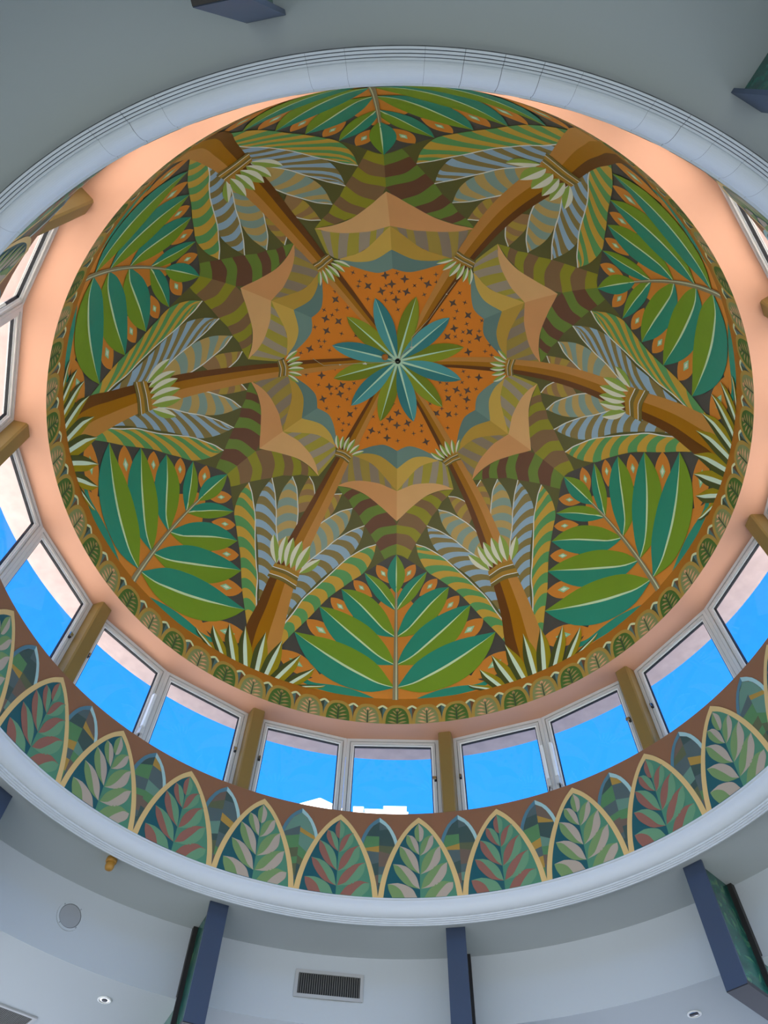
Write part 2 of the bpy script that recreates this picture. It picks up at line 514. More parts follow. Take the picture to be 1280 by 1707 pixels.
def halfleaf(mb, A, B, ca, cb, lay, f, rib=0.045, n=18):
    A, B = spline(A, n), spline(B, n)
    Mi = [lerp(a, b, 0.5) for a, b in zip(A, B)]
    for E_, cc in ((A, ca), (B, cb)):
        rows = []
        for i in range(n + 1):
            row = []
            for j in range(5):
                q = f(lerp(E_[i], Mi[i], j / 4))
                row.append(D(q[0], q[1], lay * LAY))
            rows.append(row)
        mb.quad_grid(rows, lambda i, j, cc=cc: cc)
    rows = []
    for i in range(n + 1):
        t = i / n
        wd = rib * (0.12 + 1.5 * t * (1 - t) + 0.25 * t)
        a, b = lerp(Mi[i], A[i], wd * 2), lerp(Mi[i], B[i], wd * 2)
        if t > 0.8:
            su, sv = metric(Mi[i])
            ww = 0.008 * (1 - (t - 0.8) * 3)
            a, b = (Mi[i][0] - ww / su * 0.7, Mi[i][1] - ww / sv), (Mi[i][0] + ww / su * 0.7, Mi[i][1] + ww / sv)
        qa, qm, qb = f(a), f(Mi[i]), f(b)
        rows.append([D(qa[0], qa[1], (lay + 0.6) * LAY), D(qm[0], qm[1], (lay + 0.6) * LAY), D(qb[0], qb[1], (lay + 0.6) * LAY)])
    mb.quad_grid(rows, lambda i, j: P('rib_mint'))
for k in range(6):
    mb = MB()
    for s in (1, -1):
        f = mp(k, s)
        n = 40
        rows = []
        vs = [e[1] for e in EDGE]
        for i in range(n + 1):
            v = .508 + (.93 - .508) * i / n
            a = interp(v, vs, [e[0] for e in EDGE])
            rows.append([D(*f((a * j / 20, v)), 2 * LAY) for j in range(21)])
        mb.quad_grid(rows, lambda i, j: P('charcoal'))
        OV, OU = [.60, .65, .72, .80, .87, .90, .93], [.05, .16, .30, .42, .52, .62, .82]
        rows = []
        for i in range(n + 1):
            v = .60 + .33 * i / n
            a = interp(v, OV, OU)
            rows.append([D(*f((a * j / 18, v)), 3 * LAY) for j in range(19)])
        mb.quad_grid(rows, lambda i, j: P('orange_panel'))
    panel = mb.build('leaf_panel', dome)
    for s in (1, -1):
        f = mp(k, s)
        for tip, dia in PODS:
            base = lerp(tip, dia, 2.3)
            A, B, Mi = lens(base, tip, 0.24, 0.55)
            mb = MB(); patch(mb, A, B, P('orange_panel'), n=12, c=4, lay=4, f=f)
            su, sv = metric(dia)
            ln = math.hypot((tip[0] - dia[0]) * su, (tip[1] - dia[1]) * sv)
            dx, dy = (tip[0] - dia[0]) * su / ln, (tip[1] - dia[1]) * sv / ln
            for q, cc, ly in ((1.0, 'mint', 5), (0.55, 'mint_pale', 6)):
                h1, h2 = 0.36 * ln * q, 0.20 * ln * q
                P1 = [(dia[0] + dx * h1 / su, dia[1] + dy * h1 / sv), (dia[0] - dy * h2 / su, dia[1] + dx * h2 / sv)]
                P2 = [(dia[0] + dy * h2 / su, dia[1] - dx * h2 / sv), (dia[0] - dx * h1 / su, dia[1] - dy * h1 / sv)]
                patch(mb, P1, P2, P(cc), n=3, c=3, lay=ly, f=f)
            mb.build('orange_pod', panel)
        inner, outer = (P('leaf_green'), P('teal')) if s > 0 else (P('teal'), P('leaf_green'))
        mb = MB(); patch(mb, L5[0], L5[1], outer if s > 0 else inner, n=28, c=4, lay=5.6, f=f)
        mb.build('leaf', panel)
        for q, (A, B) in enumerate(LEAVES):
            mb = MB(); halfleaf(mb, A, B, inner, outer, 6.3 + .9 * q, f)
            mb.build('leaf', panel)
    f = mp(k, 1)
    A = LC[0]
    B = [(-a, v) for a, v in A]
    mb = MB(); halfleaf(mb, A, B, P('teal'), P('leaf_green'), 10.5, f, 0.05)
    mb.build('leaf', panel)
    mb = MB()
    for x0, x1, cc in ((.022, .0, 'stem_grey'), (.0, -.009, 'stem_pale'), (-.009, -.02, 'stem_grey')):
        patch(mb, [(x0 * .5, .612), (x0, .93)], [(x1 * .5, .612), (x1, .93)], P(cc), n=20, c=1, lay=11.5, f=f)
    mb.build('stem', panel)

# palms
FR = [dict(near=[(.746, .3744), (.859, .3866), (.957, .4127), (.999, .4386)], far=[(.746, .3744), (.755, .4032), (.779, .4341), (.869, .4675)], n=6, c=('frond_lime', 'frond_brown'), sk=-.04, bu=-.05),
      dict(near=[(.559, .4025), (.690, .4189), (.797, .4460), (.875, .4744), (.942, .5178), (.99, .56)], far=[(.559, .4025), (.566, .4432), (.620, .4793), (.737, .5259), (.812, .5672), (.90, .62)], n=11, c=('frond_slate', 'frond_tan'), sk=-.04, bu=-.05),
      dict(near=[(.374, .4396), (.512, .4603), (.645, .4934), (.739, .5303), (.818, .5615), (.890, .6023), (.943, .6581), (.96, .73), (.97, .79)], far=[(.374, .4396), (.388, .4780), (.448, .5172), (.578, .5627), (.686, .6058), (.78, .66), (.86, .72), (.90, .78)], n=19, c=('frond_olive', 'frond_blue'), sk=-.03, bu=-.03),
      dict(near=[(.219, .4848), (.342, .5001), (.495, .5363), (.617, .5868), (.736, .6456), (.795, .6791), (.835, .7203), (.891, .7720), (.916, .8155), (.93, .86)], far=[(.219, .4848), (.239, .5205), (.310, .5636), (.416, .5928), (.564, .6423), (.643, .6823), (.716, .7282), (.796, .7771), (.854, .8200), (.884, .8478), (.91, .89)], n=17, c=('frond_gold', 'frond_green'), sk=-.045, bu=-.03)]
TRUNK = [([(1.105, .640), (1.099, .5355), (1.070, .4181), (1.064, .2850)], [(.885, .640), (.875, .5357), (.841, .4103), (.826, .2850)]),
         ([(1.150, .935), (1.155, .8166), (1.130, .7400), (1.117, .6400)], [(.850, .935), (.872, .8478), (.882, .7499), (.897, .6400)]),
         ([(1.090, .2750), (1.086, .2378), (1.130, .1500), (1.192, .1085), (1.34, .060)], [(.805, .2750), (.793, .2221), (.780, .1500), (.764, .1000), (.66, .060)])]
CROWN_T = [(1.255, .5474), (1.135, .5348), (1.064, .5308), (.969, .5288), (.877, .5317), (.741, .5566)]
CROWN_B = [(1.110, .6149), (1.070, .6119), (1.020, .6110), (.975, .6104), (.925, .6115), (.889, .6138)]
UCROWN_T = [(1.290, .2454), (1.165, .2379), (1.042, .2314), (.913, .2298), (.776, .2381), (.652, .2501)]
UCROWN_B = [(1.110, .2732), (1.060, .2704), (1.0, .2687), (.942, .2689), (.884, .2698), (.840, .2720)]
GRASS_T = [(1.480, .9050), (1.380, .8690), (1.275, .8380), (1.160, .8200), (1.005, .8104), (.869, .8139), (.710, .8377), (.595, .8671), (.500, .9100)]
GRASS_B = [(1.340, .9290), (1.255, .9290), (1.165, .9290), (1.077, .9290), (.995, .9290), (.925, .9290), (.846, .9290), (.742, .9290), (.650, .9290)]
CUFF = [('cuff_tan', 0, .24), ('frond_edge', .24, .29), ('cuff_dark', .29, .5), ('cuff_tan', .5, .74), ('frond_edge', .74, .79), ('cuff_dark', .79, 1)]
SKEW = [(-.03, -.09), (-.22, -.29), (-.02, -.30), (-.14, -.17), (-.33, -.12), (-.13, -.14)]   # counter-clockwise side, clockwise side
def frond(mb, F, f, lay, sk, wide=0.0):
    nb = F['n']
    R_, c = nb * 4, 6
    last = len(F['near']) - 1
    near = spline([(min(p[0] + wide * i / last, max(p[0], .985)), p[1]) for i, p in enumerate(F['near'])], 60)
    far = spline(F['far'], 60)
    def at(L, t):
        x = max(0.0, min(1.0, t)) * 60
        i = min(59, int(x))
        return lerp(L[i], L[i + 1], x - i)
    rows = []
    for i in range(R_ + 1):
        t = i / R_
        env = min(1.0, 5 * t, 5 * (1 - t))
        row = []
        for j in range(c + 1):
            w = j / c
            tt = t + env * (sk * w + F['bu'] * 4 * w * (1 - w))
            q = f(lerp(at(near, tt), at(far, tt), w))
            row.append(D(q[0], q[1], lay * LAY))
        rows.append(row)
    ca, cb = P(F['c'][0]), P(F['c'][1])
    mb.quad_grid(rows, lambda i, j: ca if (i // 4) % 2 == 0 else cb)
    su, sv = metric(near[20])
    rows = []
    for i in range(61):
        a, b = near[max(0, i - 1)], near[min(60, i + 1)]
        dx, dy = (b[0] - a[0]) * su, (b[1] - a[1]) * sv
        L = math.hypot(dx, dy) or 1
        h = 0.0065
        o = (-dy / L * h / su, dx / L * h / sv)
        p = near[i]
        row = []
        for sgn in (-1, 1):
            q = f((p[0] + o[0] * sgn, p[1] + o[1] * sgn))
            row.append(D(q[0], q[1], (lay + 0.5) * LAY))
        rows.append(row)
    mb.quad_grid(rows, lambda i, j: P('frond_edge'))
for k in range(6):
    f = mp(k, 1)
    g = lambda p, k=k: (2 * k + 2 - p[0], p[1])          # mirrored about the trunk
    mb = MB()
    for L_, R_ in TRUNK:
        for a, b, cc in ((0, .29, 'bark_dark'), (.29, .63, 'bark_mid'), (.63, 1, 'bark_light')):
            A = [lerp(l, r, a) for l, r in zip(spline(L_, 16), spline(R_, 16))]
            B = [lerp(l, r, b) for l, r in zip(spline(L_, 16), spline(R_, 16))]
            patch(mb, A, B, P(cc), n=22, c=2, lay=9, f=f)
    trunk = mb.build('palm_trunk', dome)
    for gi, gg in enumerate((f, g)):
        for i, F in enumerate(FR):
            mb = MB(); frond(mb, F, gg, 4 + i, SKEW[k][gi] * (1 if i == 3 else .8), .09 if k in (2, 3) and i == 3 else 0.0)
            mb.build('frond', trunk)
    for top, bot in ((([(1.125, .6160), (1.01, .6105), (.890, .6124)]), ([(1.141, .6586), (1.01, .6536), (.874, .6606)])),
                     (([(1.125, .2741), (.98, .2685), (.835, .2715)]), ([(1.098, .2938), (.96, .2900), (.826, .2955)]))):
        mb = MB()
        for cc, a, b in CUFF:
            patch(mb, [lerp(p, q, a) for p, q in zip(top, bot)], [lerp(p, q, b) for p, q in zip(top, bot)], P(cc), n=8, c=1, lay=13, f=f)
        mb.build('cuff', trunk)
    for T_, B_, hw in ((CROWN_T, CROWN_B, .15), (UCROWN_T, UCROWN_B, .155)):
        for qi, (t_, b_) in enumerate(zip(T_, B_)):
            A, B, Mi = lens(b_, t_, hw, 0.5, 10)
            mb = MB()
            Mi = [lerp(a, b, .46) for a, b in zip(A, B)]
            patch(mb, A, Mi, P('cream'), n=10, c=2, lay=10.4 + .35 * qi, f=f)
            patch(mb, Mi, B, P('crown_green'), n=10, c=2, lay=10.4 + .35 * qi, f=f)
            mb.build('crown_leaf', trunk)
    for i, (t_, b_) in enumerate(zip(GRASS_T, GRASS_B) if k not in (2, 3) else ()):
        hw = .052
        L_ = [(b_[0] + hw, b_[1]), (lerp(b_, t_, .5)[0] + hw * .95, lerp(b_, t_, .5)[1]), t_]
        R_ = [(b_[0] - hw, b_[1]), (lerp(b_, t_, .5)[0] - hw * .95, lerp(b_, t_, .5)[1]), t_]
        mb = MB()
        A, B = spline(L_, 10), spline(R_, 10)
        for a, b, cc in ((0, .34, 'grass_dark'), (.34, .62, 'grass_mint'), (.62, 1, 'mustard')):
            patch(mb, [lerp(p, q, a) for p, q in zip(A, B)], [lerp(p, q, b) for p, q in zip(A, B)], P(cc), n=10, c=1, lay=11 + i * .3, f=f)
        mb.build('grass_blade', trunk)

# rosette at the crown of the dome
mb_ring = MB()
for i in range(12):
    th = theta(i + 0.5)
    tip_v, n = .1625, 14
    big = i % 2 == 1
    A, B, Mi = [], [], []
    mb = MB()
    for side in (-1, 1):
        rows, ribs = [], []
        for q in range(n + 1):
            t = q / n
            v = 0.004 + (tip_v - 0.004) * t
            w = 0.0215 * max(0.0, math.sin(math.pi * t ** 1.18)) ** 0.75 if 0 < t < 1 else 0
            r = max(interp(v, VT, PR), 1e-4)
            dth = math.degrees(w * STOT / r)
            row = []
            for j in range(4):
                # offset perpendicular to the leaf in the tangent plane near the crown
                a = side * w * STOT * (j / 3)
                x, y = r * math.cos(RAD(th)) - a * math.sin(RAD(th)), r * math.sin(RAD(th)) + a * math.cos(RAD(th))
                rr, tt = math.hypot(x, y), math.degrees(math.atan2(y, x))
                row.append(raw(tt, interp(rr, PR, VT), (13 + .6 * (i % 2)) * LAY))
            rows.append(row)
        cc = (P('star_teal') if side > 0 else P('star_teal_light')) if big else (P('star_lime') if side > 0 else P('star_green'))
        mb.quad_grid(rows, lambda i_, j_, cc=cc: cc)
    rows = []
    for q in range(n + 1):
        t = q / n
        v = 0.004 + (tip_v - 0.004) * t
        w = 0.0030 * (1 - t) ** 0.8 * STOT
        r = max(interp(v, VT, PR), 1e-4)
        row = []
        for sgn in (-1, 1):
            x, y = r * math.cos(RAD(th)) - sgn * w * math.sin(RAD(th)), r * math.sin(RAD(th)) + sgn * w * math.cos(RAD(th))
            row.append(raw(math.degrees(math.atan2(y, x)), interp(math.hypot(x, y), PR, VT), 14.6 * LAY))
        rows.append(row)
    mb.quad_grid(rows, lambda i_, j_: P('star_rib'))
    mb.build('rosette_leaf', field)

# small painted stars
BIG = "260.0,0.208 272.4,0.198 247.3,0.194 263.6,0.186 288.1,0.198 255.3,0.173 274.7,0.168 266.3,0.149 224.3,0.209 210.0,0.200 213.2,0.171 202.3,0.185 187.1,0.213 309.8,0.191 323.1,0.200 326.6,0.156 330.7,0.133 334.4,0.185 340.4,0.200 349.8,0.171 167.5,0.189 157.1,0.180 154.0,0.150 147.5,0.165 150.8,0.208 128.9,0.182 87.8,0.135 95.0,0.153 88.3,0.168 78.8,0.164 107.8,0.193 95.3,0.203 68.6,0.223 24.4,0.162 20.9,0.187 34.9,0.158 27.1,0.197 51.8,0.167 44.7,0.188 8.9,0.202"
SMALL = "242.4,0.237 248.2,0.218 243.4,0.212 241.3,0.203 267.3,0.211 259.4,0.184 262.9,0.165 269.0,0.168 257.0,0.150 243.2,0.166 268.2,0.125 282.9,0.206 290.4,0.226 292.7,0.210 279.8,0.186 288.7,0.172 308.3,0.219 307.6,0.162 315.0,0.212 316.1,0.185 319.5,0.170 328.0,0.187 330.3,0.222 332.6,0.171 336.1,0.207 333.8,0.150 339.4,0.161 341.9,0.178 346.5,0.224 350.3,0.211 227.9,0.224 226.2,0.176 214.5,0.214 219.6,0.190 214.6,0.192 201.9,0.214 205.1,0.150 193.6,0.195 194.2,0.182 189.6,0.188 184.1,0.234 187.6,0.166 170.3,0.225 161.4,0.203 171.0,0.153 150.0,0.121 153.2,0.166 147.2,0.139 151.4,0.184 139.9,0.159 139.6,0.188 143.9,0.214 128.5,0.161 132.7,0.210 128.4,0.211 124.8,0.205 125.9,0.227 210.1,0.118 93.6,0.112 110.7,0.157 101.0,0.170 96.7,0.180 101.9,0.192 108.7,0.214 87.6,0.209 82.2,0.182 75.5,0.194 67.9,0.179 69.2,0.193 51.4,0.137 45.6,0.165 25.5,0.118 23.3,0.134 29.8,0.142 16.4,0.167 26.6,0.178 17.3,0.205 36.1,0.186 32.3,0.210 40.6,0.200 51.3,0.214 10.3,0.178 6.7,0.162 353.0,0.226"
def starmesh(name, R_, r_):
    b = MB()
    vs = [(0, 0, 0)]
    for i in range(8):
        a = math.pi / 4 * i
        q = R_ if i % 2 == 0 else r_
        vs.append((q * math.cos(a), q * math.sin(a), 0))
    b.v = vs
    b.f = [(0, 1 + i, 1 + (i + 1) % 8) for i in range(8)]
    b.m = [b.mi(P('star_dark'))] * 8
    return b.mesh(name)
sm_big, sm_small = starmesh('star_large', .056, .021), starmesh('star_small', .034, .009)
rnd = random.Random(11)
for lst, me in ((BIG, sm_big), (SMALL, sm_small)):
    for s in lst.split():
        th, v = map(float, s.split(','))
        p = Vector(raw(th, v, 3 * LAY))
        nrm = (Vector(raw(th, v, 0.1)) - Vector(raw(th, v, 0))).normalized()
        o = link('star', me, field)
        q = nrm.to_track_quat('Z', 'Y')
        o.rotation_mode = 'QUATERNION'
        from mathutils import Quaternion
        o.rotation_quaternion = q @ Quaternion((0, 0, 1), rnd.uniform(-.35, .35) + (0.78 if me is sm_small and rnd.random() < .5 else 0))
        o.location = p

# band of leaf medallions along the dome's foot
mb = MB()
rows = [[raw(360 * i / 180, .927 + .073 * j / 6, 9.5 * LAY) for j in range(7)] for i in range(181)]
mb.quad_grid(rows, lambda i, j: P('band_brown'))
band = mb.build('brown_band', dome)
PER = 360 / 58
def bpatch(mb, A, B, m, n=10, c=2, lay=1):
    A, B = spline(A, n), spline(B, n)
    rows = [[raw(lerp(a, b, j / c)[0] * PER, lerp(a, b, j / c)[1], (10 + lay) * LAY) for j in range(c + 1)] for a, b in zip(A, B)]
    mb.quad_grid(rows, lambda i, j: m)
def archpts(hw, top, n=10):
    return [(hw * math.sin(math.pi / 2 * i / n) ** 0.8, 1.0 - (1.0 - top) * math.cos(math.pi / 2 * i / n) ** 0.85) for i in range(n + 1)]
def medallion(bg, lf):
    mb = MB()
    for s in (1, -1):
        o_ = [(s * x, y) for x, y in archpts(.50, .9455)]
        i_ = [(s * x, y) for x, y in archpts(.395, .9535)]
        bpatch(mb, o_, [(0, 1.0), (0, 1.0 - 1e-4)], P('arch_gold'), lay=1.5, c=3)
        bpatch(mb, i_, [(0, .999), (0, .9989)], P(bg), lay=2.3, c=3)
        for j, (v0, du, dv_) in enumerate(((.966, .17, -.0075), (.974, .27, -.0060), (.983, .31, -.0045), (.992, .33, -.0030))):
            b0, t0 = (.02 * s, v0 + .006), (du * s, v0 + dv_ + .004)
            m0 = lerp(b0, t0, .5)
            bpatch(mb, [b0, (m0[0], m0[1] - .0034), t0], [b0, (m0[0], m0[1] + .0016), t0], P(lf), n=6, c=1, lay=3.2)
    bpatch(mb, [(.015, .962), (.02, .999)], [(-.015, .962), (-.02, .999)], P('fan_dark'), n=4, c=1, lay=3.4)
    bpatch(mb, [(0, .9555), (.06, .960), (0, .967)], [(0, .9555), (-.06, .960), (0, .967)], P(lf), n=6, c=1, lay=3.3)
    return mb.mesh('leaf_medallion')
def fan(c1, c2):
    mb = MB()
    bpatch(mb, [(-.235, .972), (-.20, .957), (0, .9465), (.20, .957), (.235, .972)], [(-.08, .985), (-.06, .985), (0, .9853), (.06, .985), (.08, .985)], P('fan_cream'), n=12, c=2, lay=.5)
    bpatch(mb, [(-.17, .972), (-.15, .960), (0, .9515)], [(0, .990), (0, .989), (0, .988)], P(c1), n=8, c=2, lay=1.0)
    bpatch(mb, [(.17, .972), (.15, .960), (0, .9515)], [(0, .990), (0, .989), (0, .988)], P(c2), n=8, c=2, lay=1.0)
    return mb.mesh('fan')
med = [medallion('medal_green', 'medal_leaf'), medallion('medal_olive', 'medal_pink')]
fans = [fan('fan_teal', 'fan_dark'), fan('fan_brown', 'fan_teal')]
for i in range(58):
    o = link('leaf_medallion', med[i % 2], band)
    o.rotation_euler.z = RAD(87.63 + PER * i)
    o.location.z = 0
    o = link('fan', fans[i % 2], band)
    o.rotation_euler.z = RAD(87.63 + PER * (i + .5))

# ------------------------------------------------------------------ painted arches on the drum
APER = 360 / 26
def Q(x, y, off):
    z = ZM + (ZS - ZM) * y
    r = RM + (RS - RM) * y - off / U
    return PW(r, x * APER, z)
def dpatch(mb, A, B, m, n=12, c=4, lay=1):
    A, B = spline(A, n), spline(B, n)
    rows = [[Q(*lerp(a, b, j / c), lay * LAY + .004) for j in range(c + 1)] for a, b in zip(A, B)]
    mb.quad_grid(rows, m if callable(m) else (lambda i, j: m))
AO = [(0, .944), (.11, .855), (.22, .725), (.325, .555), (.41, .368), (.47, .173), (.502, 0)]
AI = [(0, .872), (.09, .804), (.185, .687), (.276, .53), (.358, .34), (.413, .15), (.436, 0)]
BL = [([(0.005, .865), (.055, .781), (.042, .671), (-.003, .631)], [(.005, .865), (-.057, .777), (-.045, .668), (-.003, .631)], 1)]
BL += [([(.154, .723), (.159, .634), (.096, .537), (.002, .478)], [(.154, .723), (.074, .702), (.016, .612), (.002, .478)], 1),
       ([(.244, .586), (.234, .462), (.138, .333), (.002, .258)], [(.244, .586), (.116, .537), (.030, .423), (.002, .258)], 1),
       ([(.325, .372), (.282, .261), (.158, .138), (.002, .093)], [(.325, .372), (.176, .351), (.052, .242), (.002, .093)], 1),
       ([(.386, .145), (.370, .077), (.330, .004)], [(.386, .145), (.253, .159), (.102, .103), (.035, .004)], 1),
       ([(-.176, .717), (-.085, .686), (-.023, .601), (-.008, .468)], [(-.176, .717), (-.172, .604), (-.100, .512), (-.008, .468)], -1),
       ([(-.260, .575), (-.130, .520), (-.038, .402), (-.010, .254)], [(-.260, .575), (-.252, .410), (-.151, .306), (-.010, .254)], -1),
       ([(-.338, .376), (-.191, .340), (-.062, .221), (-.012, .096)], [(-.338, .376), (-.312, .243), (-.192, .128), (-.012, .096)], -1),
       ([(-.396, .148), (-.260, .168), (-.124, .097), (-.050, .004)], [(-.396, .148), (-.385, .081), (-.308, .004)], -1)]
def arch_mesh():
    mb = MB()
    for s, cc in ((1, 'bay_teal'), (-1, 'bay_green')):
        o_, i_ = [(s * x, y) for x, y in AO], [(s * x, y) for x, y in AI]
        dpatch(mb, o_, i_, P('arch_sand'), n=24, c=1, lay=5)
        i2 = spline(i_, 24)
        dpatch(mb, i2, [(0, y) for x, y in i2], P(cc), n=24, c=6, lay=4)
    return mb.mesh('painted_arch')
def arch_leaf(A, B, ca, cb):
    mb = MB()
    n = 12
    A, B = spline(A, n), spline(B, n)
    M_ = [lerp(a, b, .5) for a, b in zip(A, B)]
    dpatch(mb, A, M_, P(ca), n=n, c=3, lay=6)
    dpatch(mb, M_, B, P(cb), n=n, c=3, lay=6)
    return mb.mesh('leaf')
am = arch_mesh()
leafm = {}
for kind, (x, y) in (('w', ('leaf_sage', 'leaf_beige')), ('r', ('leaf_red', 'leaf_mint'))):
    leafm[kind] = [arch_leaf(A, B, x, y) for A, B, s in BL]
def small_arch(seed):
    rn = random.Random(seed)
    mb = MB()
    SO = [(0, .942), (.113, .855), (.19, .74), (.228, .64), (.262, .45), (.28, .2), (.285, 0)]
    SI = [(0, .885), (.09, .822), (.155, .715), (.195, .61), (.228, .44), (.245, .2), (.25, 0)]
    for s, cc in ((1, 'arch_blue'), (-1, 'arch_pale')):
        dpatch(mb, [(s * x, y) for x, y in SO], [(s * x, y) for x, y in SI], P(cc), n=16, c=1, lay=2.5)
        ys = [0, .13, .26, .38, .5, .62, .74, .885]
        tilt = rn.uniform(-.03, .12)
        names = ['patch_slate', 'patch_green', 'patch_gold', 'patch_olive', 'patch_brown', 'patch_sea', 'patch_deep', 'patch_slate']
        last = None
        def ex(y):
            return interp(y, [p[1] for p in SI][::-1], [p[0] for p in SI][::-1])
        cut = [0] + [y + rn.uniform(-.04, .04) for y in ys[1:-1]] + [.885]
        edge = [0] + [max(0, min(.86, y - tilt - .03 + rn.uniform(-.05, .05))) for y in cut[1:-1]] + [.72]
        for i in range(7):
            nm = rn.choice([q for q in names if q != last])
            last = nm
            e0, e1 = edge[i], max(edge[i] + .02, edge[i + 1])
            edge[i + 1] = e1
            if i == 6:
                e1 = .875
            E_ = [(s * ex(e0 + (e1 - e0) * q / 4), e0 + (e1 - e0) * q / 4) for q in range(5)]
            C_ = [(0, cut[i] + (cut[i + 1] - cut[i]) * q / 4) for q in range(5)]
            dpatch(mb, C_, E_, P(nm), n=4, c=3, lay=2)
    return mb.mesh('patchwork_arch')
sms = [small_arch(s) for s in (3, 8, 12, 21, 33)]
for i in range(26):
    rz = RAD(83.75 + APER * i)
    o = link('painted_arch', am, drum)
    o.rotation_euler.z = rz
    kd = 'w' if i % 2 == 0 else 'r'
    for me in leafm[kd]:
        l = link('leaf', me, o)
    o2 = link('patchwork_arch', sms[(i * 2) % 5], drum)
    o2.rotation_euler.z = rz + RAD(APER / 2)

# ------------------------------------------------------------------ windows and posts
POSTS = [78.3, 115.5, 151.4, 186.5, 223.0, 258.5, 294.0, 329.5, 365.0, 401.5]
MULL = [97.3, 134.3, 169.3, 205.8, 240.7, 276.2, 311.0, 347.2, 383.1, 419.6]
ZT, ZB, RW = 1.878, 1.500, 1.09
ORD = ['first', 'second']
def compass(a):
    a %= 360
    return a
def window(idx, a0, a1, stay, mull_left):
    p0, p1 = Vector(PW(RW, a0, ZB)), Vector(PW(RW, a1, ZB))
    t = empty('window_%d' % idx, tuple((p0 + p1) / 2))
    d = (p1 - p0)
    Lw = d.length
    x = d.normalized()
    z = Vector((0, 0, 1))
    y = z.cross(x)                      # points outward or inward; make it outward
    mid = (p0 + p1) / 2
    if y.dot(Vector((mid.x, mid.y, 0))) < 0:
        y = -y
    t.rotation_euler.z = math.atan2(x.y, x.x)
    yl = 1 if (Matrix.Rotation(-t.rotation_euler.z, 3, 'Z') @ y).y > 0 else -1
    H = (ZT - ZB) * U
    h = Lw / 2
    def ring(mb, x0, x1, z0, z1, w, y0, y1, m):
        a, b = sorted((y0 * yl, y1 * yl))
        mb.box(x0, x1, a, b, z1 - w, z1, m); mb.box(x0, x1, a, b, z0, z0 + w, m)
        mb.box(x0, x0 + w, a, b, z0 + w, z1 - w, m); mb.box(x1 - w, x1, a, b, z0 + w, z1 - w, m)
    mb = MB(); ring(mb, -h, h, 0, H, .034, -.012, .07, ALU); ring(mb, -h + .034, h - .034, .034, H - .034, .006, .012, .06, BLACK)
    mb.build('frame', t)
    e = .040
    mb = MB(); ring(mb, -h + e, h - e, e, H - e, .026, -.004, .05, ALU)
    ring(mb, -h + e + .026, h - e - .026, e + .026, H - e - .026, .014, .012, .045, ALU_W)
    sash = mb.build('sash', t)
    g = e + .040
    mb = MB(); ring(mb, -h + g, h - g, g, H - g, .007, .016, .04, BLACK)
    mb.build('gasket', sash)
    mb = MB(); mb.box(-h + g, h - g, min(.026 * yl, .032 * yl), max(.026 * yl, .032 * yl), g, H - g, GLASS)
    mb.build('pane', t)
    # lever latch on the jamb away from the hinge
    sx = 1 if mull_left else -1
    mb = MB()
    xc = sx * (h - .052)
    a, b = sorted((-.030 * yl, -.004 * yl))
    mb.box(xc - .010, xc + .010, a, b, H * .52, H * .56, STEEL_D)
    a, b = sorted((-.042 * yl, -.030 * yl))
    mb.box(xc - .007, xc + .030 * -sx if sx < 0 else xc + .007, a, b, H * .525, H * .555, SILVER)
    mb.build('latch', t)
    if stay:
        mb = MB()
        a, b = sorted((-.05 * yl, -.012 * yl))
        mb.box(-sx * (h - .05) - .014, -sx * (h - .05) + .014, a, b, H * .30, H * .66, ALU_W)
        a, b = sorted((-.055 * yl, -.01 * yl))
        mb.box(-sx * (h - .05) - .018, -sx * (h - .05) + .018, a, b, H * .22, H * .285, ALU)
        mb.tube([(-sx * (h - .05), -.03 * yl, H * .24), (-sx * (h - .066), -.05 * yl, H * .16), (-sx * (h - .05), -.04 * yl, H * .10)], .006, BLACK, 6)
        mb.build('stay_arm', t)
    return t
PAIR = {0: 'under the lowest leaf panel', 1: 'under the lower left leaf panel', 2: 'left of the palm at the left', 3: 'at the upper left edge', 6: 'at the upper right edge', 7: 'at the right edge above the post', 8: 'at the right edge below the post', 9: 'under the lower right leaf panel'}
PANE = {0: ('right', 'left'), 1: ('right', 'left'), 2: ('lower', 'upper'), 3: ('lower', 'upper'), 6: ('upper', 'lower'), 7: ('upper', 'lower'), 8: ('upper', 'lower'), 9: ('right', 'left')}
idx = 1
for i in range(10):
    a, m_, b = POSTS[i] + 1.45, MULL[i], POSTS[(i + 1) % 10] - 1.45
    if b < a:
        b += 360
    for (x0, x1, ml) in ((a, m_ - .05, False), (m_ + .05, b, True)):
        st = (i, ml) in ((1, True), (9, False), (9, True))
        w = window(idx, x0, x1, st, ml)
        if i in PAIR:
            tag(w, PANE[i][1 if ml else 0] + ' aluminium casement window of the pair ' + PAIR[i], kind='structure')
        else:
            tag(w, 'aluminium casement window behind the near cornice', kind='structure', group='near windows behind the cornice')
        idx += 1
POST_WORDS = {0: 'nearest the white rooftops', 1: 'to the left of the white rooftops window pair', 2: 'below the lower left leaf panel', 3: 'beside the left palm trunk', 4: 'under the upper left palm, cut by the cornice',
              8: 'beside the right palm trunk', 9: 'below the lower right leaf panel'}
me = None
for i, a in enumerate(POSTS):
    mb = MB()
    w = 1.47
    c = [(1.052, a - w * .86), (1.047, a - w * .70), (1.047, a + w * .70), (1.052, a + w * .86), (1.10, a + w), (1.10, a - w)]
    rows = []
    for z in (ZS - .01, ZR + .0005):
        rows.append([PW(r, th, z) for r, th in c] + [PW(*c[0], z)])
    mb.quad_grid(rows, lambda i, j: OLIVE)
    o = mb.build('trim_%d' % (4 + i))
    tag(o, 'olive painted post between two window pairs ' + POST_WORDS.get(i, 'on the near side of the ring'), kind='structure', group='olive posts between the windows')

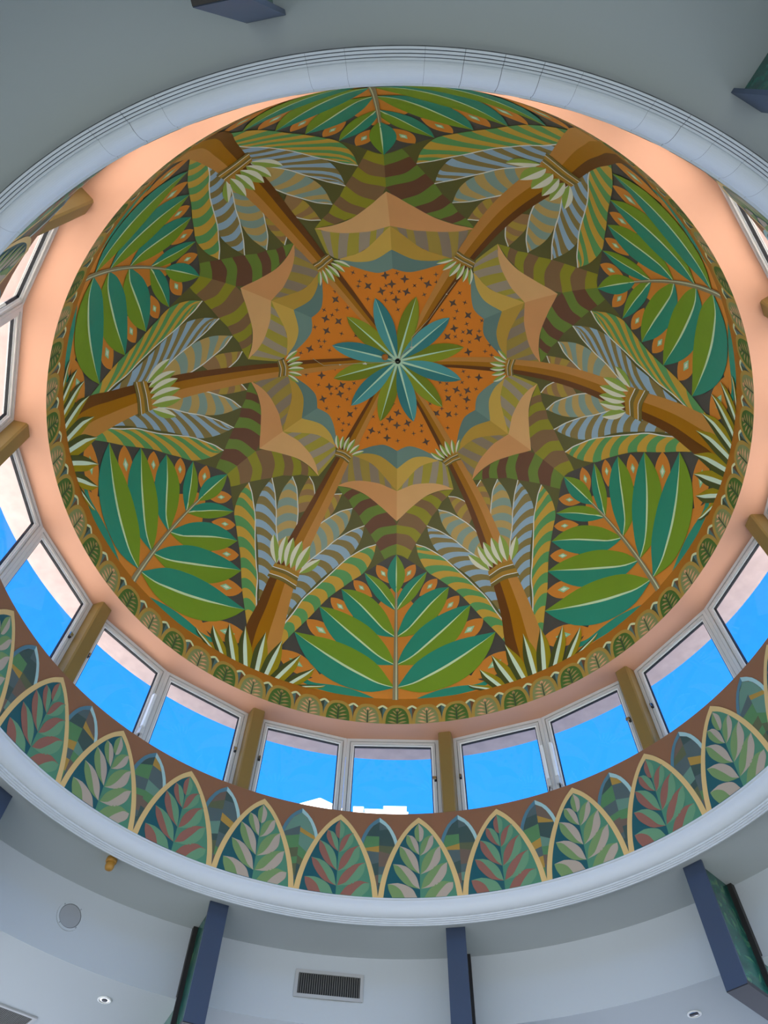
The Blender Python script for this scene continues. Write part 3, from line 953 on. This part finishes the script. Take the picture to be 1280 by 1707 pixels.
# ------------------------------------------------------------------ steel brackets with green marble sides
def bracket(a, label):
    t = empty('steel_bracket', PW(1.0975, a, Z_FLOOR), RAD(a))
    zf = 0.0
    zz = lambda z: (z - Z_FLOOR) * U
    X = lambda r: (r - 1.0975) * U
    hw = .0275 * U
    ZB_ = 0.895
    mb = MB(); mb.box(X(1.0975), X(1.104), -hw, hw, zz(ZB_), zz(Z_UP) - .002, STEEL)
    mb.build('front_plate', t)
    mb = MB(); mb.box(X(1.104), X(1.245), -hw * .5, hw * .5, zz(ZB_ + .008), zz(Z_UP) - .003, MARBLE)
    mb.box(X(1.245), X(R_HALL - .05), -hw * .5, hw * .5, zz(ZB_ + .008), zz(Z_LOW) - .003, MARBLE)
    mb.build('marble_web', t)
    mb = MB(); mb.box(X(1.240), X(1.2565), -hw, hw, zz(Z_LOW + .004), zz(Z_UP) - .003, STEEL_D)
    mb.box(X(1.240), X(1.2465), -hw, hw, zz(ZB_ + .008), zz(Z_LOW + .004), STEEL_D)
    mb.build('rear_plate', t)
    mb = MB(); mb.box(X(1.0985), X(R_HALL - .05), -hw, hw, zz(ZB_ - .002), zz(ZB_ + .008), STEEL_D)
    mb.build('bottom_plate', t)
    mb = MB(); mb.box(X(R_HALL - .11), X(R_HALL - .055), -hw, hw, 0, zz(ZB_ - .002), STEEL)
    mb.build('column', t)
    tag(t, label, 'bracket', 'steel brackets under the dome ring')
BR = {78.8: 'dark steel bracket standing alone beside the rectangular wall vent', 114.5: 'dark steel bracket between the round speaker and the rectangular vent',
      42.6: 'dark steel bracket showing green marble, nearest the slotted downlight', 150.2: 'dark steel bracket cut by the left edge, beyond the round speaker',
      258.6: 'grey underside of steel bracket at the top edge of the picture', 294.6: 'steel bracket corner at the upper right edge of the picture'}
for a in (78.8, 114.5, 150.2, 186.4, 222.5, 258.6, 294.6, 330.6, 6.6, 42.6):
    bracket(a, BR.get(a, 'dark steel bracket out of the frame on the rim'))

# ------------------------------------------------------------------ fittings on the ceilings
t = empty('wall_speaker', PW(R_FAS, 131.5, 1.1155), RAD(131.5))
mb = MB()
def disc(mb, r0, r1, x0, x1, m, n=40):
    rows = []
    for i in range(n + 1):
        a = 2 * math.pi * i / n
        rows.append([(x0, r0 * math.cos(a), r0 * math.sin(a)), (x1, r0 * math.cos(a), r0 * math.sin(a)), (x1, r1 * math.cos(a), r1 * math.sin(a)), (x0, r1 * math.cos(a), r1 * math.sin(a))])
    mb.quad_grid(rows, lambda i, j: m)
disc(mb, .093, .112, 0, -.010, WHITE); disc(mb, .089, .093, 0, -.004, VENTD)
mb.build('rim', t)
mb = MB(); disc(mb, .0005, .089, -.004, -.007, GREY)
mb.build('grille', t)
for q in (40, 130, 220, 310):
    mb = MB()
    cy, cz = .101 * math.cos(RAD(q)), .101 * math.sin(RAD(q))
    mb.tube([(-.009, cy, cz), (-.013, cy, cz)], .005, VENTD, 8)
    mb.build('screw', t)
tag(t, 'round grey speaker grille set in the white upstand', 'speaker')

t = empty('smoke_detector', PW(1.088, 131.9, Z_UP))
mb = MB()
def turned(mb, prof, m, n=24):
    rows = [[(r * math.cos(2 * math.pi * i / n), r * math.sin(2 * math.pi * i / n), z) for r, z in prof] for i in range(n + 1)]
    mb.quad_grid(rows, lambda i, j: m)
turned(mb, [(.0, 0), (.040, 0), (.044, -.014), (.044, -.036), (.036, -.042), (.032, -.042)], AMBER)
mb.build('base', t, True)
mb = MB(); turned(mb, [(.030, -.040), (.035, -.050), (.036, -.074), (.029, -.096), (.015, -.103), (.0, -.103)], AMBER)
mb.build('head', t, True)
tag(t, 'small amber sensor fixed to the upper ceiling near the cornice', 'sensor')

def downlight(th, r, label, slot):
    t = empty('downlight', PW(r, th, Z_LOW), RAD(th))
    mb = MB(); turned(mb, [(.040, .002), (.056, .0), (.056, -.006), (.046, -.008), (.042, -.002), (.040, .002)], ALU_W, 32)
    mb.build('ring', t, True)
    mb = MB(); turned(mb, [(.041, -.002), (.034, -.0055), (.018, -.0065), (.0, -.007)] if slot else [(.041, -.003), (.030, -.0045), (.024, -.0045), (.0, -.005)], SILVER, 32)
    mb.build('reflector', t, True)
    mb = MB()
    if slot:
        mb.box(-.018, .006, -.036, .036, -.012, -.0055, STEEL_D)
    else:
        turned(mb, [(.024, -.006), (.020, -.009), (.0, -.010)], STEEL_D, 20)
    mb.build('lamp', t)
    tag(t, label, 'downlight')
downlight(122.7, 1.368, 'small silver downlight in the lower ceiling near the round speaker', False)
downlight(52.9, 1.397, 'slotted silver downlight in the lower ceiling by the marble bracket', True)

def vent_parts(t, w, h, nx, M4):
    mb = MB()
    f_ = .028
    for b in ((-w, w, -.012, .0, h - f_, h), (-w, w, -.012, .0, -h, -h + f_), (-w, -w + f_, -.012, .0, -h + f_, h - f_), (w - f_, w, -.012, .0, -h + f_, h - f_)):
        mb.box(*b, VENTF)
    mb.build('frame', t)
    mb = MB(); mb.box(-w + f_, w - f_, -.003, -.0005, -h + f_, h - f_, VENTD)
    mb.build('backing', t)
    sl = MB(); sl.box(-.0035, .0035, -.010, -.003, -h + f_, h - f_, VENTS)
    me = sl.mesh('slat')
    for i in range(nx):
        o = link('slat', me, t)
        o.location.x = -w + f_ + (2 * w - 2 * f_) * (i + .5) / nx
a = 96.55
t = empty('air_vent', PW(R_FAS - .004, a, 1.1135), RAD(a + 90))
t.rotation_euler.z = RAD(a - 90)
vent_parts(t, .298, .112, 28, None)
tag(t, 'rectangular wall vent with dark upright slats', 'vent')
t = empty('air_vent', PW(1.66, 129.2, Z_LOW), 0)
t.rotation_euler = (RAD(90), 0, RAD(129.2 - 90))
vent_parts(t, .20, .26, 24, None)
tag(t, 'slatted vent in the lower ceiling at the bottom left corner', 'vent')

# ------------------------------------------------------------------ hook, wire and ball under the crown
top = Vector(raw(0, 0.0005, 0.014))
t = empty('ceiling_hook', (top.x, top.y, top.z))
mb = MB(); turned(mb, [(.0, 0), (.034, 0), (.034, -.008), (.020, -.012), (.018, -.006), (.0, -.006)], BLACK)
mb.build('plate', t, True)
mb = MB()
mb.tube([(.014 * math.cos(2 * math.pi * i / 16), 0, -.022 + .014 * math.sin(2 * math.pi * i / 16)) for i in range(17)], .004, SILVER, 6)
mb.build('eye', t, True)
tag(t, 'dark ceiling hook at the very centre of the dome', 'hook')
bp = Vector(W(-.052, -.020, ZR + HD - .020))
t = empty('hanging_ball', tuple(bp))
mb = MB()
rows = [[(.040 * math.sin(math.pi * i / 12) * math.cos(2 * math.pi * j / 20), .040 * math.sin(math.pi * i / 12) * math.sin(2 * math.pi * j / 20), .040 * math.cos(math.pi * i / 12)) for j in range(21)] for i in range(13)]
mb.quad_grid(rows, lambda i, j: mat('orange_ball', (196, 122, 50), rough=.3))
mb.build('ball', t, True)
mb = MB()
e = top - bp + Vector((0, 0, -.034))
mb.tube([(0, 0, .038), tuple(Vector((0, 0, .04)).lerp(e, .5) + Vector((0, 0, -.012))), tuple(e)], .0022, STEEL_D, 6)
mb.build('wire', t)
tag(t, 'small orange ball hanging by a wire near the rosette centre', 'ball')

def cable(pts, scraps, label):
    t = empty('loose_cable', pts[0])
    o = Vector(pts[0])
    mb = MB(); mb.tube([tuple(Vector(p) - o) for p in pts], .0035, mat('pale_cord', (190, 178, 150), rough=.6), 6)
    mb.build('cord', t)
    for i, (a, sz) in enumerate(scraps):
        p = Vector(pts[a]) - o
        mb = MB()
        rows = [[(p.x + (x - 1.5) * sz * .5 + (j % 2) * sz * .2, p.y + (j - 1) * sz * .35 + (x % 2) * sz * .2, p.z - .012 + ((x * 7 + j * 5 + i) % 3) * .006) for x in range(4)] for j in range(3)]
        mb.quad_grid(rows, lambda i, j: mat('white_scrap', (226, 226, 220), rough=.7))
        mb.build('scrap', t)
    tag(t, label, 'cable')
cable([raw(176, v, .05) for v in (.004, .03, .06, .08, .10, .14, .18)] + [raw(181, .205, .03)], [(3, .032), (5, .018)], 'loose pale cable with white scraps lying toward the left palm')
cable([raw(308, .006, .05), raw(300, .03, .05), raw(309, .05, .05), raw(297, .07, .04), raw(303, .13, .03), raw(302, .2, .03), raw(302, .235, .03)], [(2, .022), (5, .012)], 'loose pale cable running along the upper right palm trunk')

# ------------------------------------------------------------------ white rooftops seen through the far windows
def house(name, az, el, dist, w, dep, label, gable=0.0):
    c = PW(0, 0, 0)
    cx, cy = -0.03342 * U, -1.02496 * U
    x, y = cx + dist * math.cos(RAD(az)), cy + dist * math.sin(RAD(az))
    top_z = EYE + dist * math.tan(RAD(el))
    t = empty(name, (x, y, 0), RAD(az - 90))
    mb = MB()
    if gable:
        pr = [(-w, 0), (w, 0), (w, top_z - gable), (-w * .02, top_z), (-w, top_z - gable)]
        b = len(mb.v)
        for yy in (0, dep):
            mb.v.extend([(px, yy, pz) for px, pz in pr])
        mb.f = [(0, 1, 2, 3, 4), (9, 8, 7, 6, 5)] + [(i, i + 5, (i + 1) % 5 + 5, (i + 1) % 5) for i in range(5)]
        mb.m = [mb.mi(BWHITE)] * len(mb.f)
    else:
        mb.box(-w, w, 0, dep, 0, top_z, BWHITE)
        mb.box(-w - .05, w + .05, -.05, dep + .05, top_z - .35, top_z - .25, BWHITE)
    mb.build('walls', t)
    mb = MB(); mb.box(-w * .5, -w * .1, -.04, .02, top_z - 3.2, top_z - 1.6, GLASS); mb.box(w * .1, w * .5, -.04, .02, top_z - 3.2, top_z - 1.6, GLASS)
    mb.build('window', t)
    tag(t, label, 'building')
house('white_house', 94.85, 37.50, 22.0, .78, 3, 'white gabled rooftop beyond the windows, widest of the rooftops', .34)
house('white_house', 91.35, 37.10, 21.0, .17, 1.5, 'narrow white chimney block beside the window mullion')
house('white_house', 89.95, 36.98, 23.5, .34, 3, 'low white parapet between the chimney and the square block')
house('white_house', 88.05, 37.20, 21.0, .38, 2, 'square white rooftop block beside the olive post')
